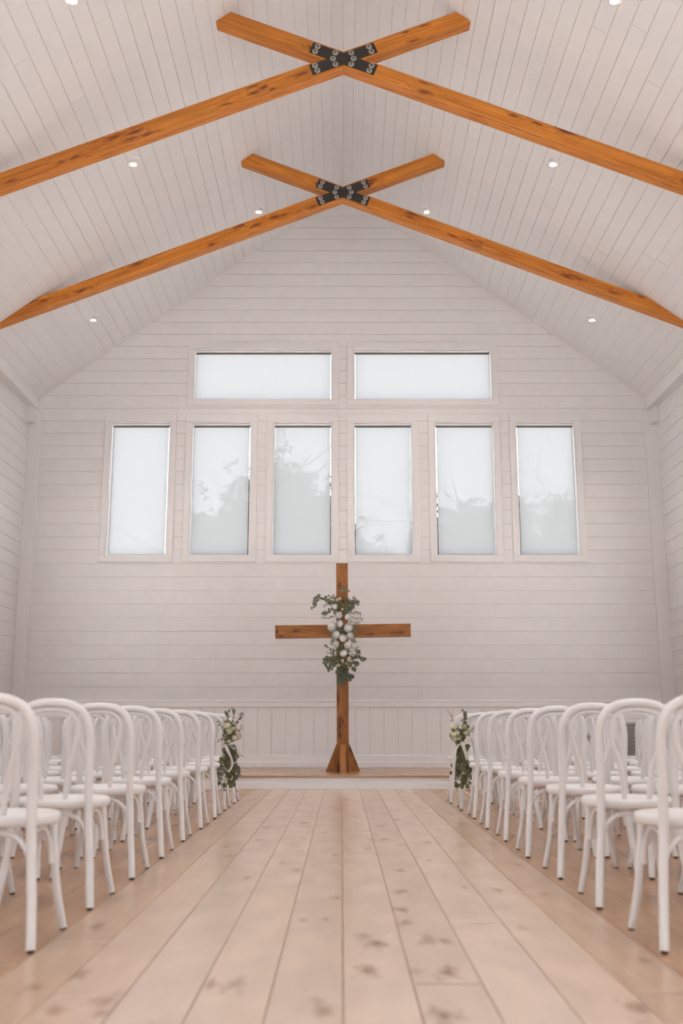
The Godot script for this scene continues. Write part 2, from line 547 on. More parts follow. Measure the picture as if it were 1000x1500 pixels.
	box_part("lower_board", Vector3(2 * ROOM_HALF - 0.4, 0.088, 0.034), Vector3(0, PLAT_H + 0.044, 0.017), M.trim, t, 0.004)
	# corner boards and the box beam along the eaves
	var num := 2
	for s in [-1, 1]:
		t = thing("trim_%d" % num, Vector3(s * ROOM_HALF, 0, WALL_Z), "", "", "", "structure")
		box_part("corner_board", Vector3(0.195, 5.73, 0.026), Vector3(-s * 0.0975, 2.865, 0.013), M.casing, t, 0.003)
		box_part("corner_block", Vector3(0.10, 0.25, 0.16), Vector3(-s * 0.05, 5.60, 0.10), M.casing, t, 0.003)
		num += 1
		t = thing("trim_%d" % num, Vector3(s * ROOM_HALF, 5.72, 0), "", "", "", "structure")
		box_part("eaves_beam", Vector3(0.15, 0.16, FRONT_Z - WALL_Z), Vector3(-s * 0.075, 0.08, (FRONT_Z + WALL_Z) / 2), M.casing, t, 0.004)
		box_part("eaves_fascia", Vector3(0.14, 0.13, FRONT_Z - WALL_Z), Vector3(-s * 0.072, 0.222, (FRONT_Z + WALL_Z) / 2), M.casing, t, 0.004)
		num += 1
	# ---- windows of the altar wall with their shades
	var places := ["leftmost of the six tall windows", "second tall window from the left", "third tall window from the left", "fourth tall window from the left", "second tall window from the right", "rightmost of the six tall windows", "left wide window under the gable", "right wide window under the gable"]
	for k in 8:
		window_unit("window_%d" % (k + 1), back_open[k], Vector3(0, 0, WALL_Z), Vector3.RIGHT, 0.16, 0.13 if k < 6 else 0.115)
		roller_shade(back_open[k], "sheer grey roller shade lowered in the " + places[k])
	# ---- side walls with their windows
	var wn := 9
	var L := FRONT_Z - WALL_Z
	for s in [-1, 1]:
		var holes := []
		for k in 6:
			var z0 := 2.6 + k * 2.6
			holes.append([z0, z0 + 1.4, 1.0, 3.4])
		# local x runs from the front wall for the left side and from the altar wall for the right side
		var o := Vector3(s * ROOM_HALF, 0, FRONT_Z if s < 0 else WALL_Z)
		var ax := Vector3(0, 0, -1) if s < 0 else Vector3(0, 0, 1)
		if s > 0:
			for h in holes:
				var a: float = h[0]
				h[0] = L - h[1]
				h[1] = L - a
		var w := obj("wall_left" if s < 0 else "wall_right", core(rect(-0.16, L + 0.16, -0.1, 5.9), holes, o + Vector3(s * c, 0, 0), ax, Vector3.UP, 0.16), M.core)
		tag(w, "", "", "", "structure")
		cladding(w, rect(0, L, 0, 5.75), holes, -0.01, 5.75, o, ax, Vector3.UP, 4.88)
		for h in holes:
			window_unit("window_%d" % wn, h, o, ax, 0.16)
			wn += 1
		t = thing("baseboard_left" if s < 0 else "baseboard_right", Vector3(s * ROOM_HALF, 0, 0), "", "", "", "structure")
		box_part("board", Vector3(0.02, 0.18, FRONT_Z - PLAT_Z), Vector3(-s * 0.01, 0.09, (FRONT_Z + PLAT_Z) / 2), M.trim, t, 0.003)
	# ---- front wall behind the camera: glazed doors and windows
	var fo := [[-1.3, 1.3, 0.0, 2.6], [-4.3, -1.75, 0.5, 2.6], [1.75, 4.3, 0.5, 2.6], [-2.4, -0.3, 3.2, 4.5], [0.3, 2.4, 3.2, 4.5]]
	var wf := obj("wall_front", core(PackedVector2Array([Vector2(-ROOM_HALF - 0.16, -0.1), Vector2(ROOM_HALF + 0.16, -0.1), Vector2(ROOM_HALF + 0.16, RIDGE - PITCH * (ROOM_HALF + 0.16)), Vector2(0, RIDGE), Vector2(-ROOM_HALF - 0.16, RIDGE - PITCH * (ROOM_HALF + 0.16))]), fo, Vector3(0, 0, FRONT_Z + c), Vector3.LEFT, Vector3.UP, 0.16), M.core)
	tag(wf, "", "", "", "structure")
	cladding(wf, gb, fo, 0.0, RIDGE, Vector3(0, 0, FRONT_Z), Vector3.LEFT, Vector3.UP, 4.88)
	for k in [1, 2, 3, 4]:
		window_unit("window_%d" % wn, fo[k], Vector3(0, 0, FRONT_Z), Vector3.LEFT, 0.16)
		wn += 1
	var d := thing("door_1", Vector3(0, 0, FRONT_Z + 0.1), "", "", "", "structure")
	for s in [-1, 1]:
		for q in [[0.12, 2.58, 0.07, 1.29], [0.12, 2.58, 1.23, 1.29]]:
			box_part("stile", Vector3(q[0], q[1], 0.045), Vector3(s * q[2] if q[2] < 1 else s * 1.23, q[3], 0), M.trim, d, 0.004)
		box_part("door_rail", Vector3(1.04, 0.14, 0.045), Vector3(s * 0.65, 2.5, 0), M.trim, d, 0.004)
		box_part("door_rail", Vector3(1.04, 0.25, 0.045), Vector3(s * 0.65, 0.13, 0), M.trim, d, 0.004)
		var st := begin()
		flat(st)
		quad(st, Vector3(-0.52, 0.26, 0), Vector3(0.52, 0.26, 0), Vector3(0.52, 2.43, 0), Vector3(-0.52, 2.43, 0))
		obj("pane", done(st), M.glass, d).position = Vector3(s * 0.65, 0, 0)
	# ---- ceiling: two slopes of boards along z
	var ce := thing("ceiling", Vector3.ZERO, "", "", "", "structure")
	var run := Vector2(1, PITCH).length()
	for s in [-1, 1]:
		var dir := Vector3(s, -PITCH, 0).normalized()
		var o := Vector3(0, RIDGE, 0)
		var ax := dir if s < 0 else -dir
		var nrm := Vector3(-s * PITCH, -1, 0).normalized()
		var st := begin()
		var tr := Transform3D(Basis(dir, dir.cross(Vector3(0, 0, 1)).normalized(), Vector3(0, 0, 1)), o + dir * (ROOM_HALF * run / 2 + 0.1) - nrm * (c + 0.08) + Vector3(0, 0, (FRONT_Z + WALL_Z) / 2))
		add_box(st, Vector3(ROOM_HALF * run + 0.5, 0.16, L + 0.4), tr)
		obj("slope", done(st), M.core, ce)
		var n := 34
		for k in n:
			var a := k * 0.184
			var b := minf(a + 0.184, 4.9 * run)
			if b - a < 0.02: continue
			var z := FRONT_Z + rng.randf() * 3.0
			while z > WALL_Z:
				var z2 := z - rng.randf_range(4.2, 4.88)
				var za := minf(z, FRONT_Z) - 0.0008
				var zb := maxf(z2, WALL_Z) + 0.0008
				var g := rng.randf_range(0.0013, 0.0024)
				st = begin()
				var wd := b - a - 2 * g
				add_box(st, Vector3(wd, 0.011, za - zb))
				var bo := obj("board", done(st), [M.white, M.white, M.white2, M.white3][rng.randi() % 4], ce)
				bo.transform = Transform3D(tr.basis, o + dir * ((a + b) / 2) - nrm * 0.0055 + Vector3(0, 0, (za + zb) / 2))
				z = z2

func build_platform():
	var p := thing("stage_platform", Vector3(0, 0, PLAT_Z), "low wooden platform with white two-step riser under the cross", "platform")
	var depth := PLAT_Z - WALL_Z
	box_part("riser", Vector3(2 * ROOM_HALF - 0.002, PLAT_H - 0.024, 0.02), Vector3(0, (PLAT_H - 0.024) / 2, -0.014), M.trim, p)
	box_part("riser_base", Vector3(2 * ROOM_HALF - 0.042, 0.086, 0.018), Vector3(0, 0.043, 0.005), M.trim, p, 0.003)
	box_part("deck", Vector3(2 * ROOM_HALF - 0.002, 0.1, depth - 0.05), Vector3(0, 0.07, -depth / 2 - 0.012), M.core, p)
	var z := 0.018
	var k := 0
	while z > -depth + 0.01:
		var w := 0.19 if k > 0 else 0.16
		var zb := maxf(z - w, -depth + 0.002)
		var x := -ROOM_HALF + 0.001
		while x < ROOM_HALF - 0.01:
			var x2 := minf(x + rng.randf_range(2.6, 4.4), ROOM_HALF - 0.001)
			if ROOM_HALF - x2 < 0.6: x2 = ROOM_HALF - 0.001
			var st := begin()
			grain_box(st, Vector3(x2 - x - 0.0015, 0.022, z - zb - 0.002), Transform3D(), 0, 5 + rng.randi() % 2, 16, 12.0, rng.randf())
			obj("plank" if k > 0 else "nosing", done(st), M.floor, p).position = Vector3((x + x2) / 2, PLAT_H - 0.011, (z + zb) / 2)
			x = x2
		z = zb
		k += 1

# ------------------------------------------------------------------ roof trusses
func build_truss(zf: float, label: String, seed_: int):
	var r := RandomNumberGenerator.new()
	r.seed = seed_
	var t := thing("scissor_truss", Vector3(0, 8.02, zf), label, "truss", "crossed timber trusses under the ceiling")
	var slope := 0.3997
	var up := Vector2(1, slope).normalized()
	var nrm := Vector2(-up.y, up.x)
	var depth := 0.172
	var th := 0.15
	# everything below in plane coordinates relative to (0, 8.02)
	var topy := 8.104 - 8.02
	var strips := []
	for s in [1, -1]:
		var q := PackedVector2Array()
		for e in [[-8, 0], [8, 0], [8, -depth], [-8, -depth]]:
			var p: Vector2 = Vector2(0, topy) + up * e[0] + nrm * e[1]
			q.append(Vector2(p.x * s, p.y))
		if Geometry2D.is_polygon_clockwise(q): q.reverse()
		strips.append(q)
	var roof := PackedVector2Array([Vector2(-6, -6), Vector2(6, -6), Vector2(6, RIDGE - 8.02 - PITCH * 6 - 0.004), Vector2(0, RIDGE - 8.02 - 0.004), Vector2(-6, RIDGE - 8.02 - PITCH * 6 - 0.004)])
	roof = Geometry2D.intersect_polygons(roof, rect(-4.84, 4.84, -5, 5))[0]
	for s in [1, -1]:
		var own: PackedVector2Array = strips[0] if s > 0 else strips[1]
		var other: PackedVector2Array = strips[1] if s > 0 else strips[0]
		var dir := Vector2(up.x * s, up.y)
		var inside: PackedVector2Array = Geometry2D.intersect_polygons(own, roof)[0]
		var low: PackedVector2Array = Geometry2D.intersect_polygons(inside, rect(-9, -0.0008, -9, 9) if s > 0 else rect(0.0008, 9, -9, 9))[0]
		var st := begin()
		grained(st, low, Vector3.ZERO, Vector3.RIGHT, Vector3.UP, th, dir, r.randi() % 8, 8, depth * 1.0, 5.2, r.randf())
		obj("lower_beam", done(st), M.beam, t)
		var high: PackedVector2Array = Geometry2D.intersect_polygons(inside, rect(0, 9, -9, 9) if s > 0 else rect(-9, 0, -9, 9))[0]
		for q in Geometry2D.clip_polygons(high, other):
			var xs := 0.0
			for p in q: xs = maxf(xs, absf(p.x))
			if xs < 0.5: continue
			st = begin()
			grained(st, q, Vector3.ZERO, Vector3.RIGHT, Vector3.UP, th, dir, r.randi() % 8, 8, depth * 1.0, 5.2, r.randf())
			obj("upper_beam", done(st), M.beam, t)
	# steel plates, front and back
	var pw := 0.066
	var arm := 0.385
	var cy := topy - depth / 2 / up.x
	for face in 2:
		var shape: PackedVector2Array
		var arms := []
		for s in [1, -1]:
			var q := PackedVector2Array()
			for e in [[-arm, -pw], [arm, -pw], [arm, pw], [-arm, pw]]:
				var p: Vector2 = Vector2(0, cy) + up * e[0] + nrm * e[1]
				q.append(Vector2(p.x * s, p.y))
			if Geometry2D.is_polygon_clockwise(q): q.reverse()
			arms.append(q)
		shape = Geometry2D.merge_polygons(arms[0], arms[1])[0]
		var st := begin()
		add_slab(st, shape, Vector3(0, 0, 0.008) if face == 0 else Vector3(0, 0, -th), Vector3.RIGHT, Vector3.UP, 0.008)
		var pl := obj("gusset_plate", done(st), M.plate, t)
		tag(pl, "dark grey steel X plate")
		var at := []
		for sx in [-1, 1]:
			for q in [[.284, .150], [.313, .088], [.313, -.088], [.286, -.150], [.087, .072], [.114, 0.0], [.087, -.072]]:
				at.append(Vector2(sx * q[0], cy + q[1]))
		if bolt_mesh == null: make_bolt()
		for q in at:
			var bo := obj("bolt", bolt_mesh, null, pl)
			bo.transform = Transform3D(Basis(Vector3.RIGHT, (PI / 2 if face == 0 else -PI / 2)) * Basis(Vector3.UP, r.randf() * TAU), Vector3(q.x, q.y, 0.008 if face == 0 else -th - 0.008))
	return t

var bolt_mesh: ArrayMesh
func make_bolt():
	var st := begin()
	add_lathe(st, [Vector2(0.032, 0), Vector2(0.032, 0.004), Vector2(0.029, 0.007), Vector2(0.015, 0.007)], 16)
	st.set_material(M.bolt)
	bolt_mesh = done(st)
	st = begin()
	flat(st)
	add_lathe_flat(st, [Vector2(0.0165, 0.006), Vector2(0.0165, 0.018), Vector2(0.014, 0.020), Vector2(0, 0.020)], 6)
	add_lathe(st, [Vector2(0.008, 0.02), Vector2(0.008, 0.028), Vector2(0.006, 0.030), Vector2(0, 0.030)], 8)
	st.generate_normals()
	st.set_material(M.screw)
	st.commit(bolt_mesh)

func add_lathe_flat(st, profile, sides):
	for i in profile.size() - 1:
		for k in sides:
			var a: float = TAU * k / sides
			var b: float = TAU * (k + 1) / sides
			var r0: float = profile[i].x
			var r1: float = profile[i + 1].x
			var p := Vector3(cos(a) * r0, profile[i].y, -sin(a) * r0)
			var q := Vector3(cos(b) * r0, profile[i].y, -sin(b) * r0)
			var r := Vector3(cos(b) * r1, profile[i + 1].y, -sin(b) * r1)
			var s := Vector3(cos(a) * r1, profile[i + 1].y, -sin(a) * r1)
			if r0 > 0: tri(st, p, q, r)
			if r1 > 0: tri(st, p, r, s)

# ------------------------------------------------------------------ recessed lamps
func build_lamp(x: float, z: float, label: String, energy := 4.2, cone := 46.0):
	var y := RIDGE - PITCH * absf(x)
	var n := Vector3(-signf(x) * PITCH, -1, 0).normalized()
	var t := thing("recessed_light", Vector3(x, y, z), label, "ceiling light", "recessed gimbal lights in the ceiling")
	# local y points into the room, square to the slope
	t.basis = Basis(Vector3(0, 0, 1).cross(n).normalized() * -1.0, n, Vector3(0, 0, 1)).orthonormalized()
	if t.basis.determinant() < 0: t.basis.x = -t.basis.x
	var st := begin()
	add_lathe(st, [Vector2(0.083, -0.002), Vector2(0.083, 0.004), Vector2(0.078, 0.008), Vector2(0.066, 0.008), Vector2(0.060, 0.002), Vector2(0.060, -0.002)], 28)
	obj("trim_ring", done(st), M.trim, t)
	# the gimbal cup hangs straight down out of the ring
	var g := obj("gimbal_cup", cup_mesh(), M.trim, t)
	var down := t.basis.inverse() * Basis(Vector3.RIGHT, PI)
	g.transform = Transform3D(down, Vector3(0, 0.002, 0))
	st = begin()
	add_lathe(st, [Vector2(0.038, 0.016), Vector2(0.034, 0.024), Vector2(0.018, 0.028), Vector2(0, 0.029)], 20)
	var b := obj("bulb", done(st), M.lampglow, t)
	b.transform = g.transform
	var l := SpotLight3D.new()
	l.name = "lamp_light"
	t.add_child(l, true)
	l.transform = Transform3D(t.basis.inverse() * Basis(Vector3.RIGHT, -PI / 2), t.basis.inverse() * Vector3(0, -0.05, 0))
	l.light_color = Color(1.0, 0.95, 0.90)
	l.light_energy = energy
	l.light_size = 0.04
	l.spot_angle = cone
	l.spot_angle_attenuation = 1.0
	l.spot_range = 30
	l.spot_attenuation = 2.0
	l.shadow_enabled = true

var cup: ArrayMesh
func cup_mesh() -> ArrayMesh:
	if cup == null:
		var st := begin()
		add_lathe(st, [Vector2(0, 0.002), Vector2(0.046, 0.002), Vector2(0.056, 0.008), Vector2(0.056, 0.040), Vector2(0.050, 0.040), Vector2(0.046, 0.028), Vector2(0.038, 0.014)], 24)
		cup = done(st)
	return cup

# ------------------------------------------------------------------ chairs
func make_chair() -> Node3D:
	var t := Node3D.new()
	t.name = "bentwood_chair"
	var st := begin()
	var prof := [Vector2(0, 0.416), Vector2(0.185, 0.416), Vector2(0.204, 0.420), Vector2(0.212, 0.430), Vector2(0.214, 0.445), Vector2(0.210, 0.456), Vector2(0.202, 0.461), Vector2(0.186, 0.460), Vector2(0.165, 0.4555), Vector2(0, 0.452)]
	add_lathe(st, prof, 32)
	obj("seat", done(st), M.chair, t)
	# the outer hoop runs on into the two rear legs
	var half := [Vector3(.208, 0.008, .238), Vector3(.190, .17, .205), Vector3(.174, .34, .190), Vector3(.167, .46, .190), Vector3(.166, .60, .204), Vector3(.170, .70, .220), Vector3(.166, .775, .234), Vector3(.142, .842, .247), Vector3(.085, .880, .254), Vector3(0, .891, .256)]
	var path := half.duplicate()
	for k in range(half.size() - 2, -1, -1):
		path.append(Vector3(-half[k].x, half[k].y, half[k].z))
	st = begin()
	var p := smooth_path(path, 3)
	add_tube(st, p, func(k): return lerpf(0.0175, 0.0190, clampf(minf(k, 1 - k) * 6.0, 0, 1)) , 10)
	obj("back_hoop", done(st), M.chair, t)
	half = [Vector3(.054, .446, .172), Vector3(.060, .53, .180), Vector3(.078, .62, .198), Vector3(.104, .70, .216), Vector3(.118, .755, .229), Vector3(.114, .805, .239), Vector3(.086, .842, .245), Vector3(.045, .857, .247), Vector3(0, .860, .248)]
	path = half.duplicate()
	for k in range(half.size() - 2, -1, -1):
		path.append(Vector3(-half[k].x, half[k].y, half[k].z))
	st = begin()
	add_tube(st, smooth_path(path, 3), func(_k): return 0.0125, 8)
	obj("inner_hoop", done(st), M.chair, t)
	for s in [-1, 1]:
		st = begin()
		add_tube(st, smooth_path([Vector3(s * .148, .425, -.135), Vector3(s * .160, .29, -.146), Vector3(s * .175, .15, -.162), Vector3(s * .200, .008, -.188)], 4), func(k): return lerpf(0.0185, 0.0145, k), 10)
		obj("front_leg", done(st), M.chair, t)
	# arched braces between neighbouring legs
	var arch := func(a: Vector3, b: Vector3, top: float, pull: Vector3):
		var m := (a + b) / 2
		var q := [a, a.lerp(m, .10) + Vector3.UP * .065 + pull * .2, a.lerp(m, .42) + Vector3.UP * (top - a.y - .018) + pull * .7, Vector3(m.x, top, m.z) + pull, b.lerp(m, .42) + Vector3.UP * (top - b.y - .018) + pull * .7, b.lerp(m, .10) + Vector3.UP * .065 + pull * .2, b]
		var s2 := begin()
		add_tube(s2, smooth_path(q, 3), func(_k): return 0.0105, 8)
		return done(s2)
	obj("brace", arch.call(Vector3(-.172, .265, .178), Vector3(.172, .265, .178), .404, Vector3(0, 0, -.02)), M.chair, t)
	obj("brace", arch.call(Vector3(-.158, .255, -.135), Vector3(.158, .255, -.135), .404, Vector3(0, 0, .02)), M.chair, t)
	for s in [-1, 1]:
		obj("brace", arch.call(Vector3(s * .168, .262, .175), Vector3(s * .152, .255, -.132), .404, Vector3(-s * .015, 0, 0)), M.chair, t)
	for q in [Vector3(.208, 0, .238), Vector3(-.208, 0, .238), Vector3(.200, 0, -.188), Vector3(-.200, 0, -.188)]:
		st = begin()
		add_lathe(st, [Vector2(0, 0), Vector2(0.0115, 0), Vector2(0.0125, 0.003), Vector2(0.0125, 0.010)], 8)
		obj("foot_glide", done(st), M.glide, t).position = q
	return t

const ORD := ["first", "second", "third", "fourth", "fifth", "sixth", "seventh", "eighth", "ninth"]
func build_chairs():
	var proto := make_chair()
	for s in [-1, 1]:
		for r in 9:
			var foot := 3.80 + r * 0.87
			for k in 7:
				var x: float = s * (1.325 + k * 0.478)
				var z: float = -(foot + 0.238)
				# nothing of a chair far outside the frame shows
				if absf(x) - 0.9 > -z * 0.345 + 0.3: continue
				var c := proto.duplicate()
				c.name = numbered("bentwood_chair")
				add_child(c)
				c.position = Vector3(x + rng.randf_range(-.008, .008), 0, z + rng.randf_range(-.015, .015))
				c.rotation.y = rng.randf_range(-.025, .025)
				var seat: String = "on the aisle" if k == 0 else ORD[k] + " from the aisle"
				tag(c, "white bentwood chair %s of aisle, %s row from camera, %s" % ["left" if s < 0 else "right", ORD[r], seat], "chair", "white bentwood chairs %s of the aisle" % ["left" if s < 0 else "right"])
	proto.free()

# ------------------------------------------------------------------ cross and flowers
func build_cross():
	var z := -14.2
	var t := thing("wooden_cross", Vector3(0, PLAT_H + 0.001, z), "tall brown wooden cross standing on the platform", "cross")
	var st := begin()
	grain_box(st, Vector3(0.165, 2.87, 0.14), Transform3D(Basis(), Vector3(0, 1.435, 0)), 1, 0, 8, 3.0, 0.1)
	var u := obj("upright", done(st), M.cross, t)
	u.rotation.z = 0.0045
	st = begin()
	grain_box(st, Vector3(1.895, 0.176, 0.14), Transform3D(), 0, 3, 8, 3.0, 0.3)
	var cb := obj("crossbar", done(st), M.cross, t)
	cb.position = Vector3(0.0, 1.91, 0.012)
	cb.rotation.z = 0.013
	# wedge braces round the foot
	for k in 4:
		st = begin()
		var wide := 0.155 if k < 2 else 0.30
		var h := 0.365
		var q := PackedVector2Array([Vector2(0.083 if k < 2 else 0.071, 0), Vector2(0.083 + wide, 0), Vector2(0.083 + 0.006, h), Vector2(0.083 if k < 2 else 0.071, h)])
		grained(st, q, Vector3(0, 0, 0.03 if k < 2 else 0.042), Vector3.RIGHT, Vector3.UP, 0.06 if k < 2 else 0.084, Vector2(0, 1), (k * 2 + 1) % 8, 8, 0.3, 3.0, 0.4 + 0.1 * k)
		var b := obj("foot_brace", done(st), M.crosspale if k == 3 else M.cross, t)
		b.rotation.y = [0.0, PI, PI / 2, -PI / 2][k]

var rose_meshes := []
func rose_mesh(seed_: int) -> ArrayMesh:
	# a rose of radius 1 opening along +z: bud and three rings of cupped petals
	var r := RandomNumberGenerator.new()
	r.seed = seed_
	var st := begin()
	smooth(st)
	for ring in 5:
		var n: int = [3, 4, 5, 6, 7][ring]
		var rad: float = [0.62, 0.70, 0.80, 0.90, 1.0][ring]
		var t0: float = [0.05, 0.22, 0.50, 0.82, 1.12][ring]
		var t1: float = [1.2, 1.35, 1.6, 1.85, 2.1][ring]
		var spin := r.randf() * TAU
		for k in n:
			st.set_smooth_group(ring * 10 + k + 1)
			var a := spin + TAU * k / n + r.randf_range(-.2, .2)
			var wide := TAU / n * r.randf_range(0.62, 0.78)
			var tip := t0 + r.randf_range(-.06, .10)
			var g := []
			for i in 4:
				var row := []
				var v := i / 3.0
				for j in 5:
					var h := (j - 2) / 2.0
					# from the base up to a rolled rim round the heart; the rim stands off the next shell
					var th := lerpf(t1, tip + 0.16 * h * h, v)
					var ang := a + h * wide * (0.75 + 0.25 * sin(v * PI))
					var rr := rad * (1.0 + 0.05 * v + (0.07 if i == 3 else 0.0)) + r.randf_range(-.012, .012)
					row.append(Vector3(cos(ang) * sin(th), sin(ang) * sin(th), cos(th) * 0.8) * rr)
				g.append(row)
			for i in 3:
				for j in 4:
					quad(st, g[i][j], g[i][j + 1], g[i + 1][j + 1], g[i + 1][j])
	st.set_smooth_group(99)
	add_lathe(st, [Vector2(0.0, -0.45), Vector2(0.55, -0.3), Vector2(0.58, 0.1), Vector2(0.40, 0.38), Vector2(0.16, 0.52), Vector2(0, 0.54)], 10, Transform3D(Basis(Vector3.RIGHT, PI / 2), Vector3.ZERO))
	return done(st)

func add_leaf(st, base: Vector3, dir: Vector3, nrm: Vector3, length: float, width: float, tip := 0.0):
	# a cupped oval leaf with a midrib fold
	flat(st)
	var side := dir.cross(nrm).normalized()
	var prev := []
	var prof := [0.0, 0.72, 1.0, 0.82, 0.0] if tip < 0.5 else [0.0, 0.8, 0.9, 0.45, 0.0]
	for i in 5:
		var v := i / 4.0
		var c := base + dir * length * v + nrm * length * 0.12 * sin(v * PI)
		var w: float = width * 0.5 * prof[i]
		var row := [c - side * w + nrm * w * 0.25, c, c + side * w + nrm * w * 0.25]
		if prev:
			for k in 2: quad(st, prev[k], prev[k + 1], row[k + 1], row[k])
		prev = row

# round or pointed leaves in pairs along a bent stem
func sprig(called, pts: Array, leaf: float, count: int, material, parent, r: RandomNumberGenerator, tip := 0.0, wild := 0.6):
	var path := smooth_path(pts, 6)
	var st := begin()
	add_tube(st, path, func(k): return lerpf(0.004, 0.0015, k), 5)
	var c := 0
	while c < count:
		var k := 0.12 + 0.88 * c / maxf(count - 1, 1)
		var i := int(k * (path.size() - 1))
		var at: Vector3 = path[i]
		var d: Vector3 = (path[min(i + 1, path.size() - 1)] - path[max(i - 1, 0)]).normalized()
		var out := Vector3(r.randf_range(-1, 1), r.randf_range(-1, 1), r.randf_range(-.3, 1)).normalized()
		out = (out - d * out.dot(d) * 0.8).normalized()
		var dir := (out + d * 0.5).normalized()
		var nn := (Vector3(r.randf_range(-1, 1) * wild, r.randf_range(-1, 1) * wild, 1.0)).normalized()
		nn = (nn - dir * nn.dot(dir)).normalized()
		var s := leaf * r.randf_range(0.95, 1.45) * lerpf(1.0, 0.75, k)
		add_leaf(st, at, dir, nn, s, s * (0.92 if tip < 0.5 else 0.42), tip)
		c += 1
	return obj(called, done(st), material, parent)

# tiny filler blossoms on thin stalks, one part
func filler(called, at: Vector3, size: Vector3, count: int, blossom: float, material, parent, r):
	var st := begin()
	smooth(st)
	for k in count:
		var p := at + Vector3(r.randfn() * size.x, r.randfn() * size.y, absf(r.randfn()) * size.z)
		var q: float = blossom * r.randf_range(.6, 1.2)
		var top := [p + Vector3(0, 0, q * .7), p + Vector3(q, 0, 0), p + Vector3(0, q, 0), p + Vector3(-q, 0, 0), p + Vector3(0, -q, 0), p - Vector3(0, 0, q * .6)]
		for j in 4:
			tri(st, top[0], top[1 + j], top[1 + (j + 1) % 4])
			tri(st, top[5], top[1 + (j + 1) % 4], top[1 + j])
	return obj(called, done(st), material, parent)

